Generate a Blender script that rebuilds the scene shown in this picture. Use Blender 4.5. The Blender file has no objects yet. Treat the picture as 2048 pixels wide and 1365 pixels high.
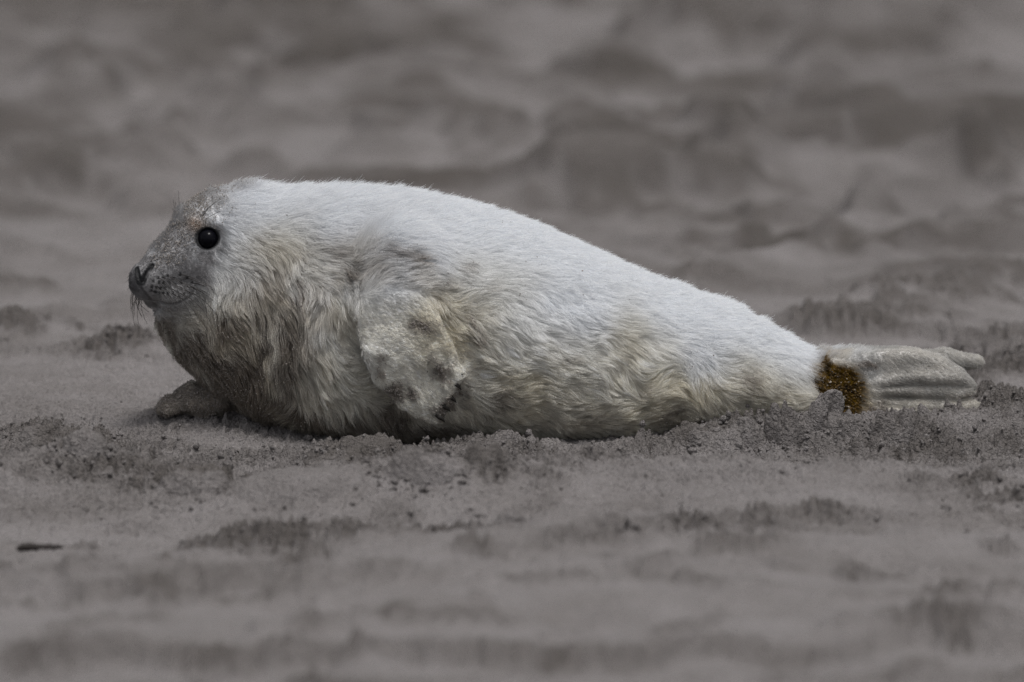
import bpy, math, random, time
import numpy as np
from mathutils import Vector, kdtree
T0 = time.time()
R = math.radians
rng = np.random.default_rng(7)
random.seed(7)
scene = bpy.context.scene
COL = scene.collection

# ------------------------------------------------------------------ camera, sky, sun, exposure
PITCH = R(8.5)
FW = 1024.0
TANH = 0.08102                      # half width of the view at unit distance
CAM = np.array([0.0, -8.0, 1.3207])
cam_data = bpy.data.cameras.new('camera')
cam = bpy.data.objects.new('camera', cam_data)
COL.objects.link(cam)
cam.location = CAM
cam.rotation_euler = (math.pi / 2 - PITCH, 0, 0)
cam_data.sensor_width = 36
cam_data.lens = 18 / TANH
cam_data.clip_start = 0.5
cam_data.clip_end = 3000
cam_data.dof.use_dof = True
cam_data.dof.focus_distance = 7.96
cam_data.dof.aperture_fstop = 222.0 / 70.0
scene.camera = cam

SUN_EL, SUN_AZ = R(76), R(150)      # brightest part of the cloud cover: high, slightly on the near side
world = bpy.data.worlds.new('World')
scene.world = world
world.use_nodes = True
wn = world.node_tree
bg = wn.nodes['Background']
sky = wn.nodes.new('ShaderNodeTexSky')
sky.sky_type = 'NISHITA'
sky.sun_disc = False
sky.sun_elevation = SUN_EL
sky.sun_rotation = SUN_AZ
sky.dust_density = 4.0
hs = wn.nodes.new('ShaderNodeHueSaturation')
hs.inputs['Saturation'].default_value = 0.22      # overcast: the sky is nearly grey
wn.links.new(sky.outputs[0], hs.inputs['Color'])
wn.links.new(hs.outputs[0], bg.inputs[0])
bg.inputs[1].default_value = 0.085
sd = bpy.data.lights.new('sun', 'SUN')
sd.energy = 1.5
sd.angle = R(18)
sd.color = (1.0, 0.985, 0.97)
sun = bpy.data.objects.new('sun', sd)
COL.objects.link(sun)
sdir = Vector((math.sin(SUN_AZ) * math.cos(SUN_EL), math.cos(SUN_AZ) * math.cos(SUN_EL), math.sin(SUN_EL)))
sun.rotation_euler = sdir.to_track_quat('Z', 'Y').to_euler()

vs = scene.view_settings
scene.display_settings.display_device = 'sRGB'
vs.view_transform = 'Standard'
vs.look = 'None'
vs.gamma = 1
vs.use_curve_mapping = False
vs.exposure = 0.38
scene.render.engine = 'CYCLES'
scene.cycles.use_denoising = True
scene.cycles.denoiser = 'OPENIMAGEDENOISE'
scene.cycles.denoising_input_passes = 'RGB_ALBEDO_NORMAL'
scene.cycles.denoising_prefilter = 'NONE'      # keep the hairs and grains crisp
scene.cycles.use_adaptive_sampling = False
scene.cycles.max_bounces = 12
scene.cycles.diffuse_bounces = 9
scene.cycles.transmission_bounces = 5
scene.cycles_curves.shape = 'RIBBONS'
scene.cycles_curves.subdivisions = 1

# ------------------------------------------------------------------ authoring helpers
CP, SP = math.cos(PITCH), math.sin(PITCH)
S = 0.00064

def ray(px, py):
    u = (np.asarray(px, float) - 1024) / FW * TANH
    v = -(np.asarray(py, float) - 682.5) / FW * TANH
    return np.stack([u, CP + v * SP, -SP + v * CP], -1)

def at(px, py, y=0.0):
    d = ray(px, py)
    t = (y - CAM[1]) / d[..., 1]
    return CAM + d * t[..., None]

def onz(px, py, z=0.012):
    d = ray(px, py)
    t = (z - CAM[2]) / d[..., 2]
    return CAM + d * t[..., None]

ZR = at(1024, 682.5)[2]
def uv(p):                          # side elevation coordinates of the animal
    return 1024 + p[:, 0] / S, 682.5 - (p[:, 2] - ZR) / S / 1.011

def _hash(i, j, k, seed):
    h = (i.astype(np.uint32) * np.uint32(374761393) + j.astype(np.uint32) * np.uint32(668265263)
         + k.astype(np.uint32) * np.uint32(2147483647) + np.uint32((seed * 1274126177) & 0xffffffff))
    h = (h ^ (h >> np.uint32(13))) * np.uint32(1274126177)
    h = (h ^ (h >> np.uint32(16))) * np.uint32(2246822519)
    h = h ^ (h >> np.uint32(13))
    return h.astype(np.float32) / np.float32(4294967295) * 2 - 1

def noise3(p, sc, seed=0):
    q = (p / sc).astype(np.float32)
    i = np.floor(q).astype(np.int64)
    f = q - i
    f = f * f * f * (f * (f * 6 - 15) + 10)
    out = 0
    for a in (0, 1):
        wa = f[:, 0] if a else 1 - f[:, 0]
        for b in (0, 1):
            wb = f[:, 1] if b else 1 - f[:, 1]
            for c in (0, 1):
                wc = f[:, 2] if c else 1 - f[:, 2]
                out = out + wa * wb * wc * _hash(i[:, 0] + a, i[:, 1] + b, i[:, 2] + c, seed)
    return out

def noise2(x, y, sc, seed=0):
    qx, qy = x / sc, y / sc
    ix, iy = np.floor(qx).astype(np.int64), np.floor(qy).astype(np.int64)
    fx, fy = qx - ix, qy - iy
    ux = fx * fx * fx * (fx * (fx * 6 - 15) + 10)
    uy = fy * fy * fy * (fy * (fy * 6 - 15) + 10)
    z = np.zeros_like(ix)
    def g(a, b):
        an = _hash(ix + a, iy + b, z, seed) * np.float32(math.pi)
        return np.cos(an) * (fx - a) + np.sin(an) * (fy - b)
    return ((g(0, 0) * (1 - ux) + g(1, 0) * ux) * (1 - uy) + (g(0, 1) * (1 - ux) + g(1, 1) * ux) * uy) * 1.6

def fbm2(x, y, sc, oct=4, seed=0, gain=0.5):
    o = 0
    a = 1.0
    for k in range(oct):
        c, s = math.cos(k * 1.3 + seed), math.sin(k * 1.3 + seed)
        o = o + a * noise2(x * c - y * s, x * s + y * c, sc, seed + k * 17)
        sc *= 0.5
        a *= gain
    return o

def fbm3(p, sc, oct=3, seed=0, gain=0.5):
    o = 0
    a = 1.0
    for k in range(oct):
        o = o + a * noise3(p, sc, seed + 31 * k)
        sc *= 0.5
        a *= gain
    return o

def sstep(a, b, x):
    t = np.clip((x - a) / (b - a), 0, 1)
    return t * t * (3 - 2 * t)

def tag(o, label=None, cat=None, group=None, kind=None):
    if label: o['label'] = label
    if cat: o['category'] = cat
    if group: o['group'] = group
    if kind: o['kind'] = kind
    return o

def mesh_obj(name, verts, faces, mat, parent=None, smooth=True):
    me = bpy.data.meshes.new(name)
    verts = np.asarray(verts, np.float32)
    faces = np.asarray(faces, np.int32)
    nf, k = faces.shape
    me.vertices.add(len(verts))
    me.vertices.foreach_set('co', verts.ravel())
    me.loops.add(nf * k)
    me.loops.foreach_set('vertex_index', faces.ravel())
    me.polygons.add(nf)
    me.polygons.foreach_set('loop_start', np.arange(0, nf * k, k, dtype=np.int32))
    me.polygons.foreach_set('loop_total', np.full(nf, k, np.int32))
    me.polygons.foreach_set('use_smooth', np.full(nf, smooth, bool))
    me.update(calc_edges=True)
    me.materials.append(mat)
    o = bpy.data.objects.new(name, me)
    COL.objects.link(o)
    if parent: o.parent = parent
    return o

def set_col(me, name, rgb):
    a = me.attributes.new(name, 'FLOAT_COLOR', 'POINT')
    a.data.foreach_set('color', np.concatenate([rgb, np.ones((len(rgb), 1))], 1).astype(np.float32).ravel())

# ------------------------------------------------------------------ materials
def new_mat(name):
    m = bpy.data.materials.new(name)
    m.use_nodes = True
    nt = m.node_tree
    return m, nt, nt.nodes['Principled BSDF']

def sand_material(name, attr=True, damp=0.5):
    m, nt, b = new_mat(name)
    N, L = nt.nodes.new, nt.links.new
    tc = N('ShaderNodeTexCoord')
    def nz(scale, detail=2, rough=0.5):
        n = N('ShaderNodeTexNoise')
        n.inputs['Scale'].default_value = scale
        n.inputs['Detail'].default_value = detail
        n.inputs['Roughness'].default_value = rough
        L(tc.outputs['Object'], n.inputs['Vector'])
        return n
    def ramp(src, pts):
        r = N('ShaderNodeValToRGB')
        e = r.color_ramp.elements
        e[0].position, e[0].color = pts[0][0], (*pts[0][1], 1)
        e[1].position, e[1].color = pts[-1][0], (*pts[-1][1], 1)
        for q in pts[1:-1]:
            x = e.new(q[0]); x.color = (*q[1], 1)
        L(src, r.inputs[0])
        return r
    def mix(kind, fac, a, c):
        x = N('ShaderNodeMix'); x.data_type = 'RGBA'; x.blend_type = kind
        if isinstance(fac, (int, float)): x.inputs[0].default_value = fac
        else: L(fac, x.inputs[0])
        for s, v in ((6, a), (7, c)):
            if isinstance(v, tuple): x.inputs[s].default_value = (*v, 1)
            else: L(v, x.inputs[s])
        return x.outputs[2]
    dry, wet_or_shaded = (0.236, 0.221, 0.217), (0.098, 0.087, 0.079)  # darker tone serves damp places and the painted shade of ledge faces
    if attr:
        at_ = N('ShaderNodeAttribute'); at_.attribute_name = 'damp'
        base = mix('MIX', at_.outputs['Fac'], dry, wet_or_shaded)
    else:
        base = mix('MIX', damp, dry, wet_or_shaded)
    patch = ramp(nz(9, 5, 0.6).outputs[0], [(0.3, (0.86, 0.85, 0.84)), (0.7, (1.08, 1.08, 1.09))])
    base = mix('MULTIPLY', 1.0, base, patch.outputs[0])
    grain = ramp(nz(950, 1, 0.5).outputs[0], [(0.28, (0.45, 0.42, 0.40)), (0.42, (0.92, 0.91, 0.9)), (0.6, (1.03, 1.03, 1.03)), (0.75, (1.5, 1.46, 1.42))])
    base = mix('MULTIPLY', 0.8, base, grain.outputs[0])
    L(base, b.inputs['Base Color'])
    b.inputs['Roughness'].default_value = 0.9
    b.inputs['Specular IOR Level'].default_value = 0.25
    h1, h2, h3 = nz(700, 1), nz(230, 2, 0.6), nz(60, 3, 0.6)
    bp = N('ShaderNodeBump'); bp.inputs['Distance'].default_value = 0.0022; bp.inputs['Strength'].default_value = 1.0
    L(h1.outputs[0], bp.inputs['Height'])
    bp2 = N('ShaderNodeBump'); bp2.inputs['Distance'].default_value = 0.005; bp2.inputs['Strength'].default_value = 1.0
    L(h2.outputs[0], bp2.inputs['Height']); L(bp.outputs[0], bp2.inputs['Normal'])
    bp3 = N('ShaderNodeBump'); bp3.inputs['Distance'].default_value = 0.008; bp3.inputs['Strength'].default_value = 0.35
    L(h3.outputs[0], bp3.inputs['Height']); L(bp2.outputs[0], bp3.inputs['Normal'])
    L(bp3.outputs[0], b.inputs['Normal'])
    return m

M_SAND = sand_material('beach_sand')
M_CLOD = sand_material('sand_clod', attr=False, damp=0.22)

def attr_mat(name, rough=0.7, spec=0.2, bump=None):
    m, nt, b = new_mat(name)
    a = nt.nodes.new('ShaderNodeAttribute'); a.attribute_name = 'col'
    nt.links.new(a.outputs['Color'], b.inputs['Base Color'])
    b.inputs['Roughness'].default_value = rough
    b.inputs['Specular IOR Level'].default_value = spec
    if bump:
        tc = nt.nodes.new('ShaderNodeTexCoord')
        n = nt.nodes.new('ShaderNodeTexNoise'); n.inputs['Scale'].default_value = bump[0]; n.inputs['Detail'].default_value = 2
        nt.links.new(tc.outputs['Object'], n.inputs['Vector'])
        bp = nt.nodes.new('ShaderNodeBump'); bp.inputs['Distance'].default_value = bump[1]; bp.inputs['Strength'].default_value = 0.6
        nt.links.new(n.outputs[0], bp.inputs['Height']); nt.links.new(bp.outputs[0], b.inputs['Normal'])
    return m

M_SKIN = attr_mat('seal_skin', 0.6, 0.25, (400, 0.0015))
M_GRAIN = attr_mat('sand_grain', 0.8, 0.3)

def fur_material():
    m = bpy.data.materials.new('seal_fur'); m.use_nodes = True
    nt = m.node_tree; nt.nodes.clear()
    N, L = nt.nodes.new, nt.links.new
    a = N('ShaderNodeAttribute'); a.attribute_name = 'col'
    d = N('ShaderNodeBsdfDiffuse'); t = N('ShaderNodeBsdfTranslucent'); g = N('ShaderNodeBsdfHair')
    g.component = 'Reflection'
    g.inputs['RoughnessU'].default_value = 0.35; g.inputs['RoughnessV'].default_value = 0.6
    m1 = N('ShaderNodeMixShader'); m1.inputs[0].default_value = 0.45
    m2 = N('ShaderNodeMixShader'); m2.inputs[0].default_value = 0.07
    L(a.outputs['Color'], d.inputs[0]); L(a.outputs['Color'], t.inputs[0]); L(a.outputs['Color'], g.inputs[0])
    L(d.outputs[0], m1.inputs[1]); L(t.outputs[0], m1.inputs[2])
    L(m1.outputs[0], m2.inputs[1]); L(g.outputs[0], m2.inputs[2])
    o = N('ShaderNodeOutputMaterial'); L(m2.outputs[0], o.inputs[0])
    return m
M_FUR = fur_material()

def plain(name, col, rough, spec=0.5, coat=0.0, scale=300.0):
    m, nt, b = new_mat(name)
    tc = nt.nodes.new('ShaderNodeTexCoord')
    n = nt.nodes.new('ShaderNodeTexNoise'); n.inputs['Scale'].default_value = scale
    r = nt.nodes.new('ShaderNodeValToRGB')
    r.color_ramp.elements[0].position = 0.3; r.color_ramp.elements[1].position = 0.7
    r.color_ramp.elements[0].color = (*[c * 0.7 for c in col], 1); r.color_ramp.elements[1].color = (*[c * 1.3 for c in col], 1)
    nt.links.new(tc.outputs['Object'], n.inputs['Vector']); nt.links.new(n.outputs[0], r.inputs[0])
    nt.links.new(r.outputs[0], b.inputs['Base Color'])
    b.inputs['Roughness'].default_value = rough
    b.inputs['Specular IOR Level'].default_value = spec
    b.inputs['Coat Weight'].default_value = coat
    b.inputs['Coat Roughness'].default_value = 0.02
    return m
M_EYE = plain('seal_eye', (0.004, 0.004, 0.006), 0.12, 0.08, 0.0)
M_WHISKER = plain('whisker_hair', (0.03, 0.026, 0.024), 0.45)
M_CLAW = plain('claw_horn', (0.028, 0.025, 0.022), 0.6, 0.3)
M_WOOD = plain('wet_driftwood', (0.018, 0.014, 0.012), 0.7, 0.3, 0, 60)

# ------------------------------------------------------------------ the beach
def gpt(px, py):
    g = onz(px, py)
    return float(g[0]), float(g[1])

# broad swells and dips: (pixel it was surveyed at, half length in x, half length in y, height, turn)
HILLS = []
def hill(px, py, rx, ry, h, turn=0.0):
    x, y = gpt(px, py)
    HILLS.append((x, y, rx, ry, h * (1.6 if py > 925 else 1.0), R(turn)))
hill(250, 770, 0.16, 0.20, 0.020)        # rise in front of the chest
hill(420, 850, 0.13, 0.12, 0.022)
hill(1760, 880, 0.26, 0.085, 0.026)      # bank thrown up beside the tail
hill(2030, 850, 0.14, 0.12, 0.035)
hill(1500, 885, 0.10, 0.06, 0.012)
hill(1000, 905, 0.07, 0.05, 0.010)
hill(800, 885, 0.11, 0.04, -0.012)
hill(150, 960, 0.10, 0.10, 0.026)
hill(60, 905, 0.07, 0.08, 0.018)
hill(560, 1020, 0.22, 0.09, 0.014)
hill(900, 1010, 0.16, 0.07, 0.018)
hill(1250, 1000, 0.25, 0.15, 0.010)
hill(1650, 1010, 0.30, 0.18, 0.020)
hill(300, 1110, 0.30, 0.2, -0.012)
hill(1100, 1150, 0.40, 0.2, 0.012, 8)
hill(1700, 1130, 0.40, 0.10, 0.016, -6)
hill(1650, 1240, 0.40, 0.15, 0.014, -6)
hill(500, 1260, 0.5, 0.2, 0.012, 10)
# far side
hill(1870, 640, 0.13, 0.12, 0.040)
hill(1960, 600, 0.14, 0.12, 0.036)
hill(1650, 690, 0.10, 0.07, 0.014)
hill(1590, 528, 0.42, 0.05, 0.030, 66)
hill(1545, 522, 0.42, 0.06, -0.022, 66)
hill(1500, 392, 0.55, 0.07, 0.026, 30)
hill(1480, 410, 0.55, 0.07, -0.016, 30)
hill(1750, 590, 0.20, 0.20, -0.012)
hill(1350, 395, 0.30, 0.10, 0.028, 20)
hill(1700, 330, 0.65, 0.14, 0.045)
hill(1250, 325, 0.25, 0.12, 0.030)
hill(2000, 365, 0.07, 0.10, 0.07)
hill(200, 225, 0.13, 0.16, 0.075)
hill(140, 200, 0.10, 0.14, 0.05)
hill(600, 70, 0.18, 0.25, 0.09)
hill(120, 330, 0.5, 0.18, 0.03, 4)
hill(450, 250, 0.5, 0.20, 0.035, 10)
hill(820, 340, 0.07, 0.09, 0.025)
hill(900, 250, 0.4, 0.25, 0.04)
hill(1690, 150, 0.12, 0.2, 0.06)
hill(1380, 105, 0.16, 0.2, 0.05)
hill(60, 390, 0.14, 0.1, 0.04)
hill(40, 605, 0.06, 0.07, 0.02)
hill(60, 695, 0.08, 0.09, 0.026)
hill(250, 730, 0.12, 0.06, 0.018)
hill(1750, 650, 0.05, 0.05, 0.022)

# dug, crumbly, damp places: (pixel, rx, ry, strength)
ROUGH = [(60, 900, 0.09, 0.16, 1.0), (170, 930, 0.12, 0.14, 1.0), (320, 880, 0.14, 0.10, 0.45), (350, 1000, 0.12, 0.1, 0.9), (250, 980, 0.12, 0.08, 0.8), (430, 810, 0.10, 0.08, 0.6),
         (720, 930, 0.13, 0.13, 1.0), (800, 960, 0.14, 0.10, 0.9), (900, 900, 0.14, 0.06, 0.6), (920, 1000, 0.15, 0.08, 0.9), (1080, 920, 0.13, 0.10, 0.7),
         (1150, 980, 0.16, 0.12, 0.55), (1400, 890, 0.12, 0.07, 0.8), (1560, 870, 0.12, 0.08, 1.0), (1700, 850, 0.15, 0.09, 1.0), (1880, 910, 0.14, 0.10, 1.0),
         (1990, 840, 0.15, 0.16, 1.0), (1970, 740, 0.14, 0.14, 0.9), (1870, 630, 0.16, 0.16, 1.0), (1970, 600, 0.14, 0.14, 1.0), (1760, 660, 0.12, 0.12, 0.8), (1680, 680, 0.10, 0.1, 0.7),
         (620, 1080, 0.16, 0.07, 0.9), (780, 1085, 0.12, 0.06, 0.7), (560, 960, 0.08, 0.08, 0.5), (240, 730, 0.08, 0.12, 0.8), (60, 695, 0.10, 0.08, 0.9), (40, 605, 0.07, 0.06, 0.9),
         (1400, 330, 0.6, 0.22, 0.8), (1800, 330, 0.6, 0.25, 0.9), (1560, 530, 0.20, 0.10, 0.9), (1350, 400, 0.28, 0.14, 0.8), (1250, 420, 0.2, 0.12, 0.7), (1500, 470, 0.14, 0.12, 0.6),
         (200, 225, 0.18, 0.24, 0.9), (600, 80, 0.26, 0.4, 0.8), (120, 300, 0.3, 0.25, 0.6), (450, 130, 0.3, 0.4, 0.5), (1690, 160, 0.2, 0.3, 0.6), (1380, 110, 0.25, 0.3, 0.6),
         (640, 230, 0.3, 0.3, 0.5), (1000, 320, 0.3, 0.2, 0.5), (60, 400, 0.2, 0.2, 0.7), (2000, 365, 0.1, 0.15, 1.0), (900, 220, 0.3, 0.3, 0.45),
         (450, 1250, 0.18, 0.08, 0.5), (160, 1240, 0.12, 0.06, 0.5), (800, 1270, 0.16, 0.10, 0.45), (1200, 1180, 0.2, 0.1, 0.45), (1980, 1030, 0.12, 0.1, 0.7), (1400, 1110, 0.2, 0.06, 0.5)]
ROUGH = [(*gpt(a, b), c, d, e) for a, b, c, d, e in ROUGH]

def ground_fields(x, y):
    x = np.asarray(x, np.float64); y = np.asarray(y, np.float64)
    wx = x + 0.05 * noise2(x, y, 0.25, 3) + 0.02 * noise2(x, y, 0.08, 4)
    wy = y + 0.05 * noise2(x, y, 0.25, 5) + 0.02 * noise2(x, y, 0.08, 6)
    h = np.full_like(x, 0.012)
    for (cx, cy, rx, ry, hh, tr) in HILLS:
        c, s = math.cos(tr), math.sin(tr)
        dx, dy = wx - cx, wy - cy
        a = (dx * c + dy * s) / rx
        b = (-dx * s + dy * c) / ry
        h = h + hh * np.exp(-(a * a + b * b))
    rough = np.zeros_like(x)
    for (cx, cy, rx, ry, st) in ROUGH:
        rough = np.maximum(rough, st * np.exp(-(((wx - cx) / rx) ** 2 + ((wy - cy) / ry) ** 2)))
    rough = rough * (0.75 + 0.6 * noise2(x, y, 0.05, 8)) + 0.10 * noise2(x, y, 0.15, 9)
    far = sstep(0.6, 2.5, y)
    zone = np.exp(-((y + 0.25) / 0.30) ** 2) * (0.42 + 0.5 * noise2(x, y, 0.11, 36))
    rough = np.clip(np.maximum(sstep(0.22, 0.75, rough + 0.05), zone), 0, 1)
    # wind-cut crust: long low ledges with a short steep face
    fore = sstep(-0.45, -0.9, y)
    mid = sstep(0.22, 0.7, y)
    amp = 0.12 + 0.75 * mid + 1.3 * far + 0.62 * fore
    ph1 = (y + 0.30 * noise2(x * 0.55 + 3.1, y * 0.8, 0.6, 11) + 0.08 * noise2(x, y, 0.19, 12) + 0.02 * noise2(x, y, 0.05, 14) * (1 - far)) / 0.55
    ph2 = (y + 0.16 * noise2(x * 0.7, y * 0.8 + 7.7, 0.33, 51) + 0.05 * noise2(x, y, 0.11, 52) + 0.012 * noise2(x, y, 0.035, 53) * (1 - far)) / 0.21
    f1, f2 = ph1 - np.floor(ph1), ph2 - np.floor(ph2)
    m1 = np.clip(0.45 + 1.5 * noise2(x * 0.6, y * 0.8, 0.5, 54), 0, 1.2); m2 = np.clip(0.40 + 1.5 * noise2(x * 0.8, y, 0.27, 56), 0, 1.2)
    h = h + amp * (0.026 * m1 * sstep(0, 0.09, f1) * (1 - f1) + 0.015 * m2 * sstep(0, 0.14, f2) * (1 - f2))
    face = m1 * np.exp(-((f1 - 0.06) / 0.07) ** 2) + 0.8 * m2 * np.exp(-((f2 - 0.09) / 0.09) ** 2)
    rough = np.clip(rough + 0.55 * face * sstep(0.2, 0.7, amp), 0, 1)  # ledge faces go rougher and darker, their shade painted in with the damp colour
    h = h + 0.006 * fbm2(x * 0.5, y, 0.3, 3, 17)
    dents = noise2(x * 0.6, y, 0.11, 15)
    h = h - 0.018 * sstep(0.25, 0.75, dents) * (0.12 + 1.3 * far + 0.5 * fore)
    lump = noise2(x * 0.75, y, 0.075, 18) * (1 - far) + noise2(x * 0.55, y, 0.13, 28) * far
    lm = sstep(0.28, 0.70, lump) * (0.12 + far + 0.16 * fore)
    h = h + 0.034 * lm
    rough = np.clip(rough + 0.5 * lm + far * 0.85 * sstep(0.05, 0.5, noise2(x * 0.6, y * 0.6, 0.22, 20)) + fore * 0.5 * sstep(0.25, 0.65, noise2(x, y * 0.8, 0.085, 26)), 0, 1)
    h = h + 0.0016 * fbm2(x, y, 0.03, 3, 19)
    # crumbled sand
    b1 = np.abs(noise2(x, y, 0.034, 21)); b2 = np.abs(noise2(x, y, 0.017, 22)); b3 = np.abs(noise2(x, y, 0.009, 23)); b4 = noise2(x, y, 0.0055, 24)
    lumps = sstep(0.1, 0.75, noise2(x, y, 0.045, 25))
    fine = (1 - sstep(0.4, 1.0, y)) * sstep(-1.5, -0.75, y); med = 1 - sstep(0.6, 1.5, y)
    rough = rough * (1 - 0.75 * np.exp(-((y + 0.11) / 0.06) ** 2) * sstep(-0.36, -0.28, x) * (1 - sstep(0.12, 0.22, x)))
    b1, b2, b3, b4, lumps = 0.3 + (b1 - 0.3) * med, 0.3 + (b2 - 0.3) * fine, 0.3 + (b3 - 0.3) * fine, b4 * fine, lumps * med
    cr = 0.013 * sstep(0.02, 0.30, b1) + 0.010 * sstep(0.02, 0.30, b2) + 0.016 * (b3 - 0.25) + 0.008 * (b2 - 0.25) - 0.012 + 0.0034 * b4 + 0.011 * lumps
    h = h + rough * cr * (1 + 1.0 * far)
    h = h + (1 - rough) * (0.0013 * b4 + 0.0030 * (b3 - 0.3) + 0.0022 * (b2 - 0.3))
    return h, rough

def axis(lo, hi, step, g, cap_lo, mid_lo, out_lo, cap_hi, mid_hi, out_hi):
    def run(cap, mid, out):
        r, s_, v = [], step, 0.0
        while v < out:
            s_ = min(s_ * g, cap) if v < mid else s_ * 1.35
            v += s_
            r.append(min(v, out))
        return np.array(r)
    return np.concatenate([(lo - run(cap_lo, mid_lo, out_lo))[::-1], np.arange(lo, hi, step), hi + run(cap_hi, mid_hi, out_hi)])

ax = axis(-0.74, 0.74, 0.0021, 1.06, 0.03, 1.5, 400, 0.03, 1.5, 400)
ay = axis(-0.72, 0.34, 0.0026, 1.022, 0.012, 1.6, 60, 0.022, 5.2, 700)
GX, GY = np.meshgrid(ax, ay, indexing='ij')
gx, gy = GX.ravel(), GY.ravel()
gh, gr = ground_fields(gx, gy)
fade = 1 - sstep(12, 40, np.hypot(gx, gy))
gh = gh * fade
nx_, ny_ = len(ax), len(ay)
idx = np.arange(nx_ * ny_).reshape(nx_, ny_)
gf = np.stack([idx[:-1, :-1], idx[1:, :-1], idx[1:, 1:], idx[:-1, 1:]], -1).reshape(-1, 4)
sand = mesh_obj('beach_sand', np.stack([gx, gy, gh], 1), gf, M_SAND)
da = sand.data.attributes.new('damp', 'FLOAT', 'POINT')
damp_or_shade = np.clip(gr * (0.68 + 0.14 * sstep(0.3, 1.2, gy)) + 0.12 * noise2(gx, gy, 0.2, 33), 0, 1)  # dug damp places, plus shade painted onto the steep ledge faces
da.data.foreach_set('value', damp_or_shade.astype(np.float32))
tag(sand, kind='structure')
print('sand', len(gf), round(time.time() - T0, 1))

# ------------------------------------------------------------------ the seal: one implicit surface
PROF = np.array([  # px, top py, bottom py, half width m
    (316, 612, 640, 0.018), (340, 560, 682, 0.040), (365, 520, 712, 0.058), (400, 462, 748, 0.076), (440, 430, 784, 0.092), (480, 392, 812, 0.106), (520, 376, 834, 0.118),
    (600, 366, 862, 0.140), (700, 366, 878, 0.158), (800, 374, 884, 0.169), (900, 388, 886, 0.173), (960, 401, 887, 0.173), (1020, 420, 888, 0.170), (1080, 443, 888, 0.166),
    (1150, 475, 888, 0.158), (1200, 498, 888, 0.152), (1280, 532, 888, 0.140), (1340, 556, 888, 0.131), (1400, 577, 887, 0.121), (1460, 600, 885, 0.112), (1520, 628, 882, 0.101),
    (1580, 662, 878, 0.086), (1620, 688, 872, 0.074), (1660, 708, 862, 0.062), (1700, 718, 850, 0.054), (1750, 726, 846, 0.050), (1790, 745, 836, 0.042)], float)
_u = np.arange(316, 1791, 2.0)
def _sm(v):
    t = np.interp(_u, PROF[:, 0], v)
    k = np.hanning(27); k /= k.sum()
    return np.convolve(np.pad(t, 13, mode='edge'), k, mode='valid')
PROF[:, 1] += np.interp(PROF[:, 0], [440, 480, 520, 560, 1560, 1640, 1700], [0, 0, 14, 24, 21, 16, 6])   # leave room for the depth of the coat
_top, _bot, _wid = _sm(PROF[:, 1]), _sm(PROF[:, 2]), _sm(PROF[:, 3])
PX0, PX1 = 316, 1790

def smin(a, b, k):
    h = np.clip(0.5 + 0.5 * (b - a) / k, 0, 1)
    return b * (1 - h) + a * h - k * h * (1 - h)

def smax(a, b, k):
    return -smin(-a, -b, k)

def ell(p, c, r):
    q = p - c
    k0 = np.sqrt(((q / r) ** 2).sum(1))
    k1 = np.sqrt(((q / (r * r)) ** 2).sum(1)) + 1e-9
    return k0 * (k0 - 1) / k1

def cone(p, a, b, ra, rb):
    a = np.asarray(a, float); b = np.asarray(b, float)
    d = b - a
    t = np.clip(((p - a) @ d) / (d @ d), 0, 1)
    return np.sqrt(((p - a - t[:, None] * d) ** 2).sum(1)) - (ra + (rb - ra) * t)

def chain(p, pts, rad, k=0.006):
    o = None
    for i in range(len(pts) - 1):
        c = cone(p, pts[i], pts[i + 1], rad[i], rad[i + 1])
        o = c if o is None else smin(o, c, k)
    return o

# head frame: muzzle turned a little towards the viewer's side of the animal
YAW = R(34)
PIV = np.array([470.0, 480.0])
PIVW = at(470, 480, 0.0)
CY, SY = math.cos(YAW), math.sin(YAW)
def to_head(p):
    d = p - PIVW
    f = -(d[:, 0] * CY + d[:, 1] * SY)         # forward
    l = -d[:, 0] * SY + d[:, 1] * CY           # lateral, away side positive
    return np.stack([f, l, d[:, 2]], 1)
def head_pt(px, py, lat=0.0):                  # profile pixel -> head coords
    return np.array([(PIV[0] - px) * S / CY, lat * S, (PIV[1] - py) * S * 1.011])
def from_head(h):
    h = np.atleast_2d(h)
    x = PIVW[0] - h[:, 0] * CY - h[:, 1] * SY
    y = PIVW[1] - h[:, 0] * SY + h[:, 1] * CY
    return np.stack([x, y, PIVW[2] + h[:, 2]], 1)

def loft(p):
    u = 1024 + p[:, 0] / S
    t, b, w = (np.interp(u, _u, v) for v in (_top, _bot, _wid))
    zt = ZR - (t - 682.5) * S * 1.011
    zb = ZR - (b - 682.5) * S * 1.011
    zc = zb + (zt - zb) * 0.46
    hz = np.where(p[:, 2] > zc, zt - zc, zc - zb)
    n = np.where(p[:, 2] > zc, 2.05, 2.35)
    q = ((np.abs(p[:, 1]) / w) ** n + (np.abs(p[:, 2] - zc) / hz) ** n) ** (1 / n)
    f = (q - 1) * np.minimum(w, hz)
    f = np.maximum(f, (PX0 - u) * S)
    f = np.maximum(f, (u - PX1) * S)
    return f

def poly_sdf(x, z, P):
    d = np.full(len(x), 1e9); s = np.ones(len(x))
    n = len(P)
    for i in range(n):
        a, b = P[i], P[i - 1]
        ex, ez = b[0] - a[0], b[1] - a[1]
        wx, wz = x - a[0], z - a[1]
        t = np.clip((wx * ex + wz * ez) / (ex * ex + ez * ez), 0, 1)
        d = np.minimum(d, (wx - ex * t) ** 2 + (wz - ez * t) ** 2)
        c1, c2, c3 = z >= a[1], z < b[1], ex * wz > ez * wx
        s = np.where((c1 & c2 & c3) | (~c1 & ~c2 & ~c3), -s, s)
    return s * np.sqrt(d)

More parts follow.
